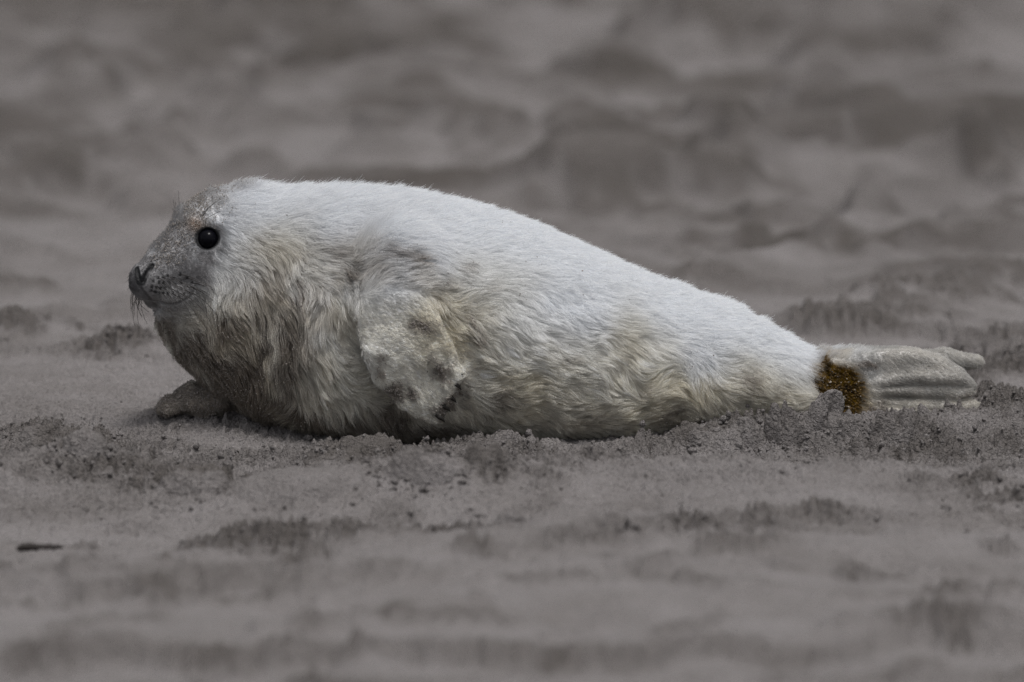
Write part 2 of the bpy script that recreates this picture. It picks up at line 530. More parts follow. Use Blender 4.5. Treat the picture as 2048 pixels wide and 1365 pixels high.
FLIP_PX = [(726, 600), (718, 640), (724, 690), (738, 730), (762, 772), (796, 810), (836, 836), (866, 848), (884, 846), (888, 828),
           (903, 812), (906, 796), (917, 786), (917, 766), (924, 750), (920, 728), (914, 706), (902, 676), (884, 640), (868, 606), (846, 580), (770, 570)]
FLIP = [(lambda q: (q[0], q[2]))(at(a, b, -0.168)) for a, b in FLIP_PX]
FL_A = at(800, 590, -0.168)
FL_B = at(885, 846, -0.168)

HIND_PX = [(1660, 716), (1720, 706), (1780, 700), (1830, 700), (1880, 712), (1922, 738), (1948, 766), (1946, 784), (1922, 794), (1940, 796), (1960, 806), (1950, 822), (1890, 834), (1800, 842), (1700, 846), (1660, 840)]
HIND = [(lambda q: (q[0], q[2]))(at(a, b, -0.035)) for a, b in HIND_PX]
HPX = lambda pts, y: [at(a, b, y) for a, b in pts]
CARVE = []                                     # grooves cut after tracing: (points, radius)

def sdf(p, carve=True):
    p = np.asarray(p, float)
    f = loft(p)
    # slow folds of the fat, lumps of matted coat
    u, v = uv(p)
    # neck roll
    roll = np.exp(-((u - (560 + (v - 600) * -0.35)) / 26) ** 2) * sstep(400, 470, v) * (1 - sstep(700, 760, v))
    f = f + 0.007 * roll
    roll2 = np.exp(-((u - (690 + (v - 560) * -0.25)) / 24) ** 2) * sstep(410, 470, v) * (1 - sstep(640, 720, v))
    f = f + 0.005 * roll2
    m = u < 660
    if m.any():
        h = to_head(p[m])
        hd = ell(h, head_pt(455, 478), np.array([112, 100, 103]) * S)
        hd = smin(hd, cone(h, head_pt(402, 492), head_pt(308, 546), 70 * S, 42 * S), 0.020)
        for sd_ in (-1, 1):
            hd = smin(hd, ell(h, head_pt(344, 577, 28 * sd_), np.array([46, 29, 33]) * S), 0.006)
            hd = smin(hd, ell(h, head_pt(436, 556, 48 * sd_), np.array([76, 56, 78]) * S), 0.025)
            # brow
            hd = smin(hd, ell(h, head_pt(412, 440, 44 * sd_), np.array([26, 18, 14]) * S), 0.016)
        hd = smin(hd, ell(h, head_pt(296, 548), np.array([27, 27, 28]) * S), 0.006)
        hd = smin(hd, cone(h, head_pt(338, 607), head_pt(424, 602), 19 * S, 52 * S), 0.004)
        f[m] = smin(f[m], hd, 0.030)
    # near fore flipper
    m = (u > 640) & (u < 1010) & (p[:, 1] < -0.06)
    if m.any():
        q = p[m]
        sh = ell(q, at(800, 580, -0.122), np.array([95 * S, 0.058, 130 * S]))
        a = smin(f[m], sh, 0.035)
        d2 = poly_sdf(q[:, 0], q[:, 2], FLIP)
        ax_ = FL_B - FL_A
        t = np.clip(((q[:, 0] - FL_A[0]) * ax_[0] + (q[:, 2] - FL_A[2]) * ax_[2]) / (ax_[0] ** 2 + ax_[2] ** 2), -0.2, 1)
        yc = -0.188 + 0.010 * np.clip(t, 0, 1) ** 1.3 + 0.020 * (1 - sstep(-0.1, 0.35, t))
        half = 0.018 - 0.010 * np.clip(t, 0, 1)
        # finger ridges
        w_ = ((q[:, 0] - FL_A[0]) * ax_[2] - (q[:, 2] - FL_A[2]) * ax_[0]) / math.hypot(ax_[0], ax_[2])
        half = half + 0.0007 * np.cos(w_ / 0.0185 * 2 * math.pi) * sstep(0.3, 0.7, t)
        r = np.minimum(half * 0.92, 0.011)
        qx, qy = d2 + r, np.abs(q[:, 1] - yc) - (half - r)
        fl = np.sqrt(np.maximum(qx, 0) ** 2 + np.maximum(qy, 0) ** 2) + np.minimum(np.maximum(qx, qy), 0) - r
        k = 0.034 - 0.030 * sstep(0.0, 0.40, t)
        f[m] = smin(a, fl, k)
        # armpit crease
        cr = chain(q, [at(714, 570, -0.172), at(706, 640, -0.172), at(724, 705, -0.168), at(760, 780, -0.150)], [0.004, 0.011, 0.009, 0.005])
        f[m] = smax(f[m], -cr, 0.010)
    # far fore flipper, pushed forward under the chest
    m = (u > 280) & (u < 620) & (v > 700)
    if m.any():
        q = p[m]
        fl = chain(q, [at(545, 800, 0.02), at(470, 797, 0.0), at(400, 800, -0.02), at(345, 810, -0.03)], [0.030, 0.024, 0.021, 0.013], 0.01)
        for dy_ in (-0.030, -0.008, 0.014):
            fl = smin(fl, cone(q, at(430, 800, dy_), at(336, 815, dy_ - 0.012), 0.017, 0.009), 0.006)
        fl = fl * 0.8 + 0.004 * noise3(q, 0.022, 45) + 0.003 * noise3(q, 0.010, 46)
        f[m] = smin(f[m], fl, 0.012)
    # hind flippers
    m = u > 1600
    if m.any():
        q = p[m]
        d2 = poly_sdf(q[:, 0], q[:, 2], HIND)
        uq, vq = u[m], v[m]
        tq = np.clip((uq - 1690) / 260, 0, 1)
        # toes: ridges fanning out from the ankle
        th = np.arctan2(vq - 776, uq - 1560) * 57.3
        toe = np.zeros(len(q))
        for c_, w_t, g_ in ((-7.8, 2.6, 1.0), (-2.6, 2.1, 0.9), (4.2, 1.7, 0.75), (7.4, 1.7, 0.9), (10.6, 1.8, 0.9)):
            toe = np.maximum(toe, g_ * np.exp(-((th + 3.2 * tq * tq * (c_ < 0) * -1 - c_) / w_t) ** 2))
        half = (0.030 * (1 - tq) + 0.0035) + 0.0125 * toe * sstep(0.08, 0.4, tq) * (1 - 0.45 * tq)
        yc = -0.022 - 0.020 * tq - 0.016 * sstep(780, 830, vq)
        r = np.minimum(half * 0.9, 0.009)
        qx, qy = d2 + r, np.abs(q[:, 1] - yc) - (half - r)
        hf = (np.sqrt(np.maximum(qx, 0) ** 2 + np.maximum(qy, 0) ** 2) + np.minimum(np.maximum(qx, qy), 0) - r) * 0.7
        hf = smax(hf, -chain(q, HPX([(1786, 762), (1840, 772), (1905, 790)], -0.066), [0.004, 0.010, 0.010], 0.006), 0.006)
        # far flipper
        ff = chain(q, HPX([(1690, 760), (1800, 730), (1890, 722), (1952, 724)], 0.040), [0.030, 0.018, 0.013, 0.008], 0.01)
        ff = smin(ff, chain(q, HPX([(1700, 790), (1800, 770), (1900, 775), (1935, 770)], 0.045), [0.030, 0.016, 0.012, 0.008], 0.01), 0.006)
        ff = smin(ff, chain(q, HPX([(1700, 810), (1800, 800), (1900, 805)], 0.04), [0.030, 0.016, 0.010], 0.01), 0.006)
        hf = smin(hf, ff, 0.004)
        tail = cone(q, at(1650, 735, 0.0), at(1722, 716, 0.0), 0.022, 0.009)
        f[m] = smin(smin(f[m], hf, 0.016), tail, 0.008)
    if carve:
        for pts, r, kk in CARVE:
            pts = np.asarray(pts)
            lo, hi = pts.min(0) - 0.03, pts.max(0) + 0.03
            m = ((p > lo) & (p < hi)).all(1)
            if m.any():
                f[m] = smax(f[m], -chain(p[m], pts, r, 0.001), kk)
    # matted coat relief
    near = np.abs(f) < 0.03
    q = p[near]
    if len(q):
        un, vn = u[near], v[near]
        amp = 0.0035 * sstep(520, 640, un) * (1 - sstep(1600, 1700, un)) * sstep(430, 620, vn) * (1 - sstep(800, 860, vn))
        f[near] += amp * (noise3(q * np.array([1, 1, 1.3]), 0.035, 41) + 0.5 * noise3(q, 0.016, 42)) + 0.0005 * noise3(q, 0.012, 43)
    return f

def trace(pxs):
    d = ray(np.array([a for a, b in pxs]), np.array([b for a, b in pxs]))
    d /= np.linalg.norm(d, axis=1)[:, None]
    t = np.full(len(d), 7.2)
    for _ in range(90):
        s = sdf(CAM + d * t[:, None], carve=True)
        t += s * 0.7
    return CAM + d * t[:, None], d

def grad(p, e=0.002):
    g = np.stack([sdf(p + o) - sdf(p - o) for o in np.eye(3) * e], 1)
    return g / (np.linalg.norm(g, axis=1)[:, None] + 1e-12)

# face landmarks
eye_hit, eye_d = trace([(415, 477)])
eye_n = grad(eye_hit, 0.01)
EYE_R = 0.0140
eye_c = eye_hit[0] - eye_n[0] * EYE_R * 0.62
hh = to_head(eye_c[None])[0]
EYES = [eye_c, from_head(hh * np.array([1, -1, 1]))[0]]
def mirror(pts):
    h_ = to_head(np.asarray(pts)); h_[:, 1] *= -1
    return from_head(h_)
nost_hit, _ = trace([(303, 531), (296, 541), (289, 553), (285, 565)])
nost_far, _ = trace([(273, 537), (274, 545), (276, 556), (279, 566)])
phil, _ = trace([(278, 567), (283, 577), (291, 587), (301, 598)])
mouth_hit, _ = trace([(296, 599), (306, 602), (320, 605), (336, 609), (355, 607), (372, 599), (383, 589), (387, 579)])
NOSTRILS = [nost_hit, nost_far]
MOUTHS = [mouth_hit, mirror(mouth_hit), phil]
_in = np.array([0.0016, 0.0010, -0.0004])
CARVE.append((nost_hit + _in, [0.0020, 0.0036, 0.0028, 0.0014], 0.0018))
CARVE.append((nost_far + np.array([0.0012, 0.0, 0]), [0.0016, 0.0024, 0.0022, 0.0012], 0.0012))
for P_ in MOUTHS:
    n_ = len(P_)
    CARVE.append((P_, [0.0009] * n_ if n_ == 4 else [0.0016, 0.0020, 0.0018, 0.0013, 0.0012, 0.0012, 0.0010, 0.0008], 0.0012))
for e_ in EYES:
    CARVE.append(([e_, e_ + 1e-4], [EYE_R * 0.96, EYE_R * 0.96], 0.004))

# surface nets
HSTEP = 0.0020
lo = np.array([-0.505, -0.225, -0.016]); hi = np.array([0.625, 0.215, 0.352])
BS = 8
nb = np.ceil((hi - lo) / HSTEP / BS).astype(int)
dims = nb * BS + 1
vals = np.full(dims, 0.05, np.float32)
bc = np.stack(np.meshgrid(*[np.arange(n) for n in nb], indexing='ij'), -1).reshape(-1, 3)
cen = lo + (bc * BS + BS / 2) * HSTEP
sb = sdf(cen)
vb = np.where(sb < 0, -0.05, 0.05)
V6 = vals[:-1, :-1, :-1].reshape(nb[0], BS, nb[1], BS, nb[2], BS)
V6[:] = vb.reshape(*nb)[:, None, :, None, :, None]
act = bc[np.abs(sb) < BS * HSTEP * 1.25]
off = np.stack(np.meshgrid(*[np.arange(BS + 1)] * 3, indexing='ij'), -1).reshape(-1, 3)
lat = (act[:, None, :] * BS + off[None]).reshape(-1, 3)
flat = np.unique(np.ravel_multi_index(lat.T, dims))
ijk = np.stack(np.unravel_index(flat, dims), 1)
res = np.empty(len(flat), np.float32)
CH = 400000
for i in range(0, len(flat), CH):
    res[i:i + CH] = sdf(lo + ijk[i:i + CH] * HSTEP)
vals.ravel()[flat] = res
ins = vals < 0
cnt = np.zeros(tuple(dims - 1), np.int8)
for a in (0, 1):
    for b in (0, 1):
        for c in (0, 1):
            cnt += ins[a:dims[0] - 1 + a, b:dims[1] - 1 + b, c:dims[2] - 1 + c]
cells = np.argwhere((cnt > 0) & (cnt < 8))
cmap = np.full(tuple(dims - 1), -1, np.int32)
cmap[tuple(cells.T)] = np.arange(len(cells))
acc = np.zeros((len(cells), 3)); num = np.zeros(len(cells))
corners = [(a, b, c) for a in (0, 1) for b in (0, 1) for c in (0, 1)]
for c0 in corners:
    for axn in range(3):
        if c0[axn]: continue
        c1 = list(c0); c1[axn] = 1
        v0 = vals[tuple((cells + c0).T)]; v1 = vals[tuple((cells + c1).T)]
        m = (v0 < 0) != (v1 < 0)
        t = np.where(m, v0 / np.where(m, v0 - v1, 1), 0)
        pos = np.array(c0)[None] + t[:, None] * np.eye(3)[axn]
        acc += pos * m[:, None]; num += m
bv = lo + (cells + acc / num[:, None]) * HSTEP
faces = []
for axn in range(3):
    o1, o2 = [(1, 2), (2, 0), (0, 1)][axn]
    sl0 = [slice(1, -1)] * 3; sl1 = [slice(1, -1)] * 3
    sl0[axn] = slice(0, -1); sl1[axn] = slice(1, None)
    a, b = ins[tuple(sl0)], ins[tuple(sl1)]
    e = np.argwhere(a != b)
    sg = a[tuple(e.T)]
    base = e + 1
    base[:, axn] -= 1
    d1 = np.zeros(3, int); d1[o1] = 1
    d2 = np.zeros(3, int); d2[o2] = 1
    g = lambda q: cmap[tuple(q.T)]
    quad = np.stack([g(base - d1 - d2), g(base - d2), g(base), g(base - d1)], 1)
    quad[~sg] = quad[~sg][:, ::-1]
    faces.append(quad)
bf = np.concatenate(faces)
bf = bf[(bf >= 0).all(1)]
print('body', len(bv), len(bf), round(time.time() - T0, 1))

# ------------------------------------------------------------------ coat colour and dirt (fixed to the animal)
def blob(u, v, c):
    return np.exp(-(((u - c[0]) / c[2]) ** 2 + ((v - c[1]) / c[3]) ** 2))

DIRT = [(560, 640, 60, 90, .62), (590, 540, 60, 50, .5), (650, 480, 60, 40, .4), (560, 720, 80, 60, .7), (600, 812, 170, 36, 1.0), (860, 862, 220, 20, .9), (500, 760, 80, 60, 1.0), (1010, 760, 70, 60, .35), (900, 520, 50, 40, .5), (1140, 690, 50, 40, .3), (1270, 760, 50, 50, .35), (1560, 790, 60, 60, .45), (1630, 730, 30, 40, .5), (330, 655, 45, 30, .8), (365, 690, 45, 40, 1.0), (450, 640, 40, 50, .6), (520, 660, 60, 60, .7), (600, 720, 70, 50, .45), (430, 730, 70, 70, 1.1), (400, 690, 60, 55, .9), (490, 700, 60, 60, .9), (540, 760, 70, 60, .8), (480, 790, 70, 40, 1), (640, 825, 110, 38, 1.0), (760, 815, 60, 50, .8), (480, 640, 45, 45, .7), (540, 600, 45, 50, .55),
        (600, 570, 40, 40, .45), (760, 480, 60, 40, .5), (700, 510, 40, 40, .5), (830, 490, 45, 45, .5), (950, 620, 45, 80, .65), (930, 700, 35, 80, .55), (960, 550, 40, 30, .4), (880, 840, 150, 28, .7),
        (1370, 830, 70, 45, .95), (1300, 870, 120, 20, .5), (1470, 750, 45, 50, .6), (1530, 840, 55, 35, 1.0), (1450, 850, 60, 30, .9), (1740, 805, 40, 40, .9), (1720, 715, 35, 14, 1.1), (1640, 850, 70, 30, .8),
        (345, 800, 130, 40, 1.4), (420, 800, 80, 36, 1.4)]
FLD = [(870, 735, 50, 80, .6), (845, 612, 40, 22, .6), (762, 690, 14, 45, .8), (785, 738, 30, 28, .95), (880, 700, 40, 55, .95), (902, 770, 28, 60, 1.3), (888, 828, 14, 22, .8), (830, 740, 40, 22, .6)]
def is_flip(p):
    u, v = uv(p)
    d = poly_sdf(p[:, 0], p[:, 2], FLIP)
    return sstep(0.004, -0.002, d) * sstep(-0.150, -0.162, p[:, 1])

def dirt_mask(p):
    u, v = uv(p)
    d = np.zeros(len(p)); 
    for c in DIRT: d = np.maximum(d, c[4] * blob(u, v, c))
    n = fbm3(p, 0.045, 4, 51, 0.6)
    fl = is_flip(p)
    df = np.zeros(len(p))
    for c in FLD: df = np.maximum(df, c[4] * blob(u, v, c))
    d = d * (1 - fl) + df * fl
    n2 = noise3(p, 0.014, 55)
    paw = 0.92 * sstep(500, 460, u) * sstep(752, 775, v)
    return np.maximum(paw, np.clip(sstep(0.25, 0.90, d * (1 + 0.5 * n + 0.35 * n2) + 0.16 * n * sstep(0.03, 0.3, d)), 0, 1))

def L3(a, b, t): return a * (1 - t[:, None]) + b * t[:, None]
def coat(p, n=None):
    u, v = uv(p)
    N = len(p)
    topline = np.interp(u, _u, _top)
    rel = (v - topline) / np.maximum(np.interp(u, _u, _bot) - topline, 60) * 500
    white = np.array([0.87, 0.885, 0.91]); cream = np.array([0.84, 0.82, 0.765]); straw = np.array([0.70, 0.65, 0.53])
    c = L3(np.tile(white, (N, 1)), np.tile(cream, (N, 1)), sstep(50, 330, rel + 70 * noise3(p, 0.06, 61)))
    yl = np.clip(fbm3(p, 0.08, 3, 62) * 0.9, 0, 1) * sstep(90, 220, rel)
    for b_ in ((560, 480, 70, 40, .5), (880, 570, 50, 50, .6), (940, 600, 60, 60, .5), (1240, 650, 40, 60, .5), (1500, 780, 80, 60, .4), (480, 640, 60, 50, .4)):
        yl = np.maximum(yl, b_[4] * blob(u, v, b_))
    c = L3(c, np.tile(straw, (N, 1)), np.clip(yl, 0, 0.65))
    # coat turns greyish brown towards the bottom
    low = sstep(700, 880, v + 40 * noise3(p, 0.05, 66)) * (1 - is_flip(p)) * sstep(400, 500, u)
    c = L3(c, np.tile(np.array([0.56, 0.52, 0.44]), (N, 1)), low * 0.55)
    hind = sstep(1600, 1790, u + 25 * noise3(p, 0.03, 70))
    c = L3(c, np.tile(np.array([0.54, 0.515, 0.475]) * np.ones(3), (N, 1)) * (1 + 0.25 * noise3(p, 0.02, 68))[:, None], hind * 0.8)
    tint = np.maximum(0.75 * blob(u, v, (470, 700, 140, 120)), np.maximum(0.55 * blob(u, v, (570, 600, 110, 130)), 0.45 * blob(u, v, (740, 520, 110, 70)))) * (0.75 + 0.6 * fbm3(p, 0.03, 3, 59)) * (1 - is_flip(p))
    c = L3(c, np.tile(np.array([0.43, 0.365, 0.28]), (N, 1)), np.clip(tint, 0, 0.75) * sstep(330, 420, u))
    # face
    hq = to_head(p)
    face = np.zeros(N)
    fu, fv = u, v
    for b_ in ((290, 550, 80, 70, 1.3), (350, 540, 70, 70, 1.15), (350, 480, 60, 60, 1.0), (400, 530, 38, 40, .9), (365, 440, 45, 45, .8), (415, 500, 34, 26, .8)):
        face = np.maximum(face, b_[4] * blob(u, v, b_))
    face = sstep(0.25, 0.8, face + 0.15 * noise3(p, 0.012, 63)) * (u < 520)
    c = L3(c, np.tile(np.array([0.275, 0.265, 0.268]), (N, 1)), face * 0.92)
    de = np.minimum(*[np.linalg.norm(p - e_, axis=1) for e_ in EYES])
    c = L3(c, np.tile(np.array([0.16, 0.155, 0.16]), (N, 1)), 0.85 * sstep(EYE_R * 2.0, EYE_R * 1.25, de + 0.004 * noise3(p, 0.01, 69)))
    crown = np.maximum(blob(u, v, (400, 385, 60, 40)), blob(u, v, (460, 362, 50, 18))) * 0.75
    c = L3(c, np.tile(np.array([0.36, 0.34, 0.33]), (N, 1)), np.clip(crown, 0, 1))
    nose = sstep(0.35, 0.75, np.maximum(blob(u, v, (281, 547, 24, 24)), blob(u, v, (298, 572, 14, 16)) * 0.6))
    c = L3(c, np.tile(np.array([0.11, 0.108, 0.114]), (N, 1)), nose * 0.8)
    pad = np.maximum(blob(u, v, (348, 582, 40, 24)), blob(u, v, (330, 625, 40, 14)) * 0.8)
    c = L3(c, np.tile(np.array([0.42, 0.41, 0.41]), (N, 1)), np.clip(pad * 1.1, 0, 0.9))
    brow = blob(u, v, (397, 436, 16, 14))
    c = L3(c, np.tile(np.array([0.40, 0.27, 0.18]), (N, 1)), brow * 0.7)
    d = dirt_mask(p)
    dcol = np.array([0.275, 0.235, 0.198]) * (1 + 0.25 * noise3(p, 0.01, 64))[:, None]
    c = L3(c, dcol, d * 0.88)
    # mustard coloured mess on the hip
    du_, dv_ = (u - 1674 - 0.18 * (v - 770)) / 48, (v - 771) / 59
    st = np.exp(-(np.abs(du_) ** 3.5 + np.abs(dv_) ** 3.5))
    c = L3(c, np.tile(np.array([0.46, 0.35, 0.17]), (N, 1)), 0.42 * sstep(0.05, 0.6, st + 0.2 * fbm3(p, 0.03, 2, 58)) * (p[:, 1] < 0.02) * sstep(0.004, 0.12, st))
    st = sstep(0.16, 0.62, st + 0.24 * fbm3(p, 0.022, 3, 65) * sstep(0.004, 0.2, st)) * (p[:, 1] < 0.02)
    stc = L3(np.tile(np.array([0.27, 0.16, 0.022]), (N, 1)), np.tile(np.array([0.055, 0.036, 0.018]), (N, 1)), np.clip(0.5 + 1.2 * noise3(p, 0.006, 67), 0, 1))
    c = L3(c, stc, st)
    return c, d, face, st

def skin_extra(p, c):
    """bare dark skin: nose leather, lips, eye rims"""
    def near(pts):
        pts = np.asarray(pts); o = np.full(len(p), 1e9)
        for i in range(len(pts) - 1):
            o = np.minimum(o, cone(p, pts[i], pts[i + 1], 0, 0))
        return o
    m = np.abs(p[:, 0] - at(340, 500)[0]) < 0.12
    q = p[m]
    k = np.zeros(len(q))
    pp = p
    def nr(pts):
        pts = np.asarray(pts); o = np.full(len(q), 1e9)
        for i in range(len(pts) - 1): o = np.minimum(o, cone(q, pts[i], pts[i + 1], 0, 0))
        return o
    for P_ in NOSTRILS: k = np.maximum(k, sstep(0.0060, 0.0034, nr(P_)))
    for P_ in MOUTHS: k = np.maximum(k, 0.6 * sstep(0.0030, 0.0014, nr(P_)))
    for e_ in EYES: k = np.maximum(k, sstep(EYE_R * 1.36, EYE_R * 1.18, np.linalg.norm((q - e_) * np.array([0.92, 1, 1.05]), axis=1)))
    for s_ in SPOTS: k = np.maximum(k, 0.92 * sstep(0.0032, 0.0020, np.linalg.norm(q - s_, axis=1)))
    c[m] = L3(c[m], np.tile(np.array([0.008, 0.008, 0.009]), (len(q), 1)), k)
    full = np.zeros(len(p)); full[m] = k
    return c, full

# whisker roots on the pad
spot_px = [(335, 552), (327, 555), (316, 555), (360, 549), (347, 557), (373, 556), (307, 562), (318, 566), (327, 566), (338, 563), (361, 565), (385, 566),
           (304, 574), (313, 575), (321, 577), (330, 577), (340, 576), (351, 571), (373, 573), (302, 582), (310, 584), (318, 586), (326, 587), (335, 588), (345, 587), (354, 584), (363, 579),
           (377, 584), (368, 590), (358, 594), (387, 577)]
spot_hit, _ = trace(spot_px)
SPOTS = list(spot_hit) + list(mirror(spot_hit))

seal = bpy.data.objects.new('seal_pup', None)
COL.objects.link(seal)
seal.location = (0, 0, 0)
tag(seal, 'white furry seal pup with sandy chest and dark eye lying on the beach', 'seal')

bn = grad(bv.astype(float), 0.0022) if len(bv) < 600000 else None
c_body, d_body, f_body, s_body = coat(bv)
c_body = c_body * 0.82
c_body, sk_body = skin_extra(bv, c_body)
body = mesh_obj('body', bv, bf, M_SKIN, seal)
set_col(body.data, 'col', c_body)
print('body coloured', round(time.time() - T0, 1))

# ------------------------------------------------------------------ fur
tri = np.concatenate([bf[:, [0, 1, 2]], bf[:, [0, 2, 3]]])
A, B, C = bv[tri[:, 0]], bv[tri[:, 1]], bv[tri[:, 2]]
fn = np.cross(B - A, C - A)
area = 0.5 * np.linalg.norm(fn, axis=1)
ctr = (A + B + C) / 3
tu, tv = uv(ctr)

def fur_len(p):
    u, v = uv(p)
    L = 0.019 + 0.007 * sstep(430, 560, u) * (1 - sstep(800, 900, u))
    L = L * (1 - 0.35 * sstep(1500, 1700, u))
    L = L * (1 - 0.55 * sstep(1690, 1770, u))
    face = np.zeros(len(p))
    for b_ in ((290, 560, 70, 70, 1.3), (350, 540, 65, 75, 1.2), (365, 480, 45, 60, 1.0), (405, 490, 36, 60, 1.1), (400, 420, 50, 50, .9), (440, 380, 60, 30, .6), (340, 630, 50, 22, .8)):
        face = np.maximum(face, b_[4] * blob(u, v, b_))
    face = sstep(0.2, 0.8, face) * (u < 540)
    L = L * (1 - face) + 0.0035 * face
    fl = is_flip(p)
    L = L * (1 - fl) + 0.0055 * fl
    L = np.where((u < 470) & (v > 760), 0.005, L)
    pd_ = poly_sdf(p[:, 0], p[:, 2], FLIP)
    edge = sstep(0.030, 0.006, pd_) * (1 - fl) * (p[:, 1] < -0.06) * sstep(600, 660, v)
    L = L * (1 - 0.62 * edge)
    low = sstep(780, 870, v)
    L = L * (1 - 0.45 * low)
    return L

LEN_T = fur_len(ctr)
dens = np.where(LEN_T < 0.006, 2.4, 1.0) * np.where(ctr[:, 2] < 0.004, 0.15, 1.0) * np.where(ctr[:, 1] > 0.05, 0.5, 1.0)
dens = dens * np.where(fn[:, 2] / (2 * area + 1e-12) < -0.8, 0.3, 1)
w = area * dens
NF = 360000
cdf = np.cumsum(w) / w.sum()
ti = np.searchsorted(cdf, rng.random(NF))
r1, r2 = np.sqrt(rng.random(NF)), rng.random(NF)
W = np.stack([1 - r1, r1 * (1 - r2), r1 * r2], 1)
root = (bv[tri[ti]] * W[:, :, None]).sum(1)
nrm = (bn[tri[ti]] * W[:, :, None]).sum(1)
nrm /= np.linalg.norm(nrm, axis=1)[:, None] + 1e-12
# no hair on bare skin
_, sk = skin_extra(root, np.zeros((NF, 3)))
keep = sk < 0.35
for e_ in EYES: keep &= np.linalg.norm(root - e_, axis=1) > EYE_R * 1.12
root, nrm = root[keep], nrm[keep]
NF = len(root)

def flow(p, n, seed=0):
    u, v = uv(p)
    base = R(-8) + R(-14) * sstep(1000, 1500, u)
    neck = np.exp(-((u - 500) / 120) ** 2) * sstep(400, 520, v)
    ang = base - R(55) * neck
    ang = ang - R(35) * np.exp(-((u - 640) / 90) ** 2) * sstep(430, 560, v)
    fl = is_flip(p)
    ang = ang * (1 - fl) + R(-18) * fl
    muz = sstep(430, 380, u) * (v < 640)
    ang = ang * (1 - muz) + R(20) * muz
    topline = np.interp(u, _u, _top)
    rel = sstep(70, 190, (v - topline) / np.maximum(np.interp(u, _u, _bot) - topline, 60) * 500)
    amp = (0.34 + 0.62 * rel * (1 - sstep(800, 870, v))) * (1 - 0.85 * muz) * (1 - 0.65 * fl) * sstep(330, 480, u) * (1 - 0.7 * sstep(1640, 1700, u))
    # in the shadow of the armpit the coat is combed straight down
    comb = np.exp(-((u - 650) / 60) ** 2 - ((v - 720) / 70) ** 2) * (1 - fl)
    ang = ang * (1 - comb) + R(-62) * comb
    amp = amp * (1 - 0.7 * comb)
    ang = ang + amp * (1.25 * noise3(p, 0.048, 71) + 0.55 * noise3(p, 0.02, 72)) + 0.18 * noise3(p, 0.007, 73)
    # direction in the tangent plane: tailward axis and its downward companion
    tx = np.array([1.0, 0, 0]) - n * n[:, :1]
    tx /= np.linalg.norm(tx, axis=1)[:, None] + 1e-9
    bt = np.cross(n, tx)
    sgn = np.where(bt[:, 2:3] < 0, -1.0, 1.0)
    bt = bt * sgn                                  # points up
    return tx * np.cos(ang)[:, None] + bt * np.sin(ang)[:, None]

K = 6
def grow(root, nrm, length, lift0, lift1, jit=0.0):
    P = np.empty((len(root), K, 3))
    P[:, 0] = root - nrm * 0.0006
    st = (length / (K - 1))[:, None]
    jv = rng.normal(0, 1, (len(root), 3)) * jit
    cur = P[:, 0]
    for k in range(1, K):
        t = k / (K - 1)
        d = flow(cur, nrm) + jv
        a = lift0 * (1 - t) + lift1 * t
        d = d * np.cos(a)[:, None] + nrm * np.sin(a)[:, None]
        d /= np.linalg.norm(d, axis=1)[:, None]
        cur = cur + d * st
        P[:, k] = cur
    return P

length = fur_len(root) * (0.65 + 0.55 * rng.random(NF))
u_, v_ = uv(root)
topl = np.interp(u_, _u, _top)
backm = 1 - sstep(40, 150, v_ - topl)
wav = 0.5 + 0.5 * noise3(root, 0.03, 77)
lift0 = R(34) + R(14) * rng.random(NF) + R(10) * wav + R(14) * backm * rng.random(NF)
lift1 = R(4) + R(10) * rng.random(NF) + R(30) * backm * rng.random(NF)
stray = rng.random(NF) < 0.06 * (length > 0.006)
length = np.where(stray, length * 1.05, length)
lift1 = np.where(stray, lift1 + R(10), lift1)
P = grow(root, nrm, length, lift0, lift1, 0.10)
print('grown', NF, round(time.time() - T0, 1))

# tufts
NC = 15000
ci = rng.choice(NF, NC, replace=False)
G = grow(root[ci], nrm[ci], fur_len(root[ci]) * 1.02, np.full(NC, R(40)), np.full(NC, R(8)), 0.06)
kd = kdtree.KDTree(NC)
for i, q in enumerate(root[ci]): kd.insert(q, i)
kd.balance()
own = np.fromiter((kd.find(q)[1] for q in root), np.int64, NF)
tt = np.linspace(0, 1, K)
dsh = dirt_mask(root)
cl = np.clip((0.35 + 0.45 * rng.random(NC)[own]) * (0.65 + 0.35 * sstep(60, 180, v_ - topl)) + 0.12 * dsh, 0, 0.9)
cl = cl * np.where(length < 0.006, 0.5, 1.0) * np.where(stray, 0.3, 1.0)
wgt = (cl[:, None] * tt[None] ** 1.2)[:, :, None]
ratio = (length / (fur_len(root[ci])[own] + 1e-6))[:, None, None]
Gk = G[own]
Gs = Gk[:, :1] + (Gk - Gk[:, :1]) * np.clip(ratio, 0.4, 1.2)
P = P * (1 - wgt) + Gs * wgt

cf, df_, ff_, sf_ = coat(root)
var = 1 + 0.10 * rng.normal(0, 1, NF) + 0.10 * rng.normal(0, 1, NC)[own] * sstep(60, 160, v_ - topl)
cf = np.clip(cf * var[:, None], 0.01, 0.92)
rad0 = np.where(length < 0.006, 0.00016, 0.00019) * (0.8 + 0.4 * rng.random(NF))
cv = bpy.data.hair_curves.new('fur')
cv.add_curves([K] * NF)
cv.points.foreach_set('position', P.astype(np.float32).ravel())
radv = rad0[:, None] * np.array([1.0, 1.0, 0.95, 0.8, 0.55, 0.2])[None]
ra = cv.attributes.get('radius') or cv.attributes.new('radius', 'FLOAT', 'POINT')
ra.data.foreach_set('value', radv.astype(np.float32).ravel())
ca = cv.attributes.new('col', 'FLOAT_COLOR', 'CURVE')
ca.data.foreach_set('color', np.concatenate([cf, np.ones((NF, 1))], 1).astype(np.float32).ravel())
cv.materials.append(M_FUR)
fur = bpy.data.objects.new('fur', cv)
COL.objects.link(fur)
fur.parent = seal
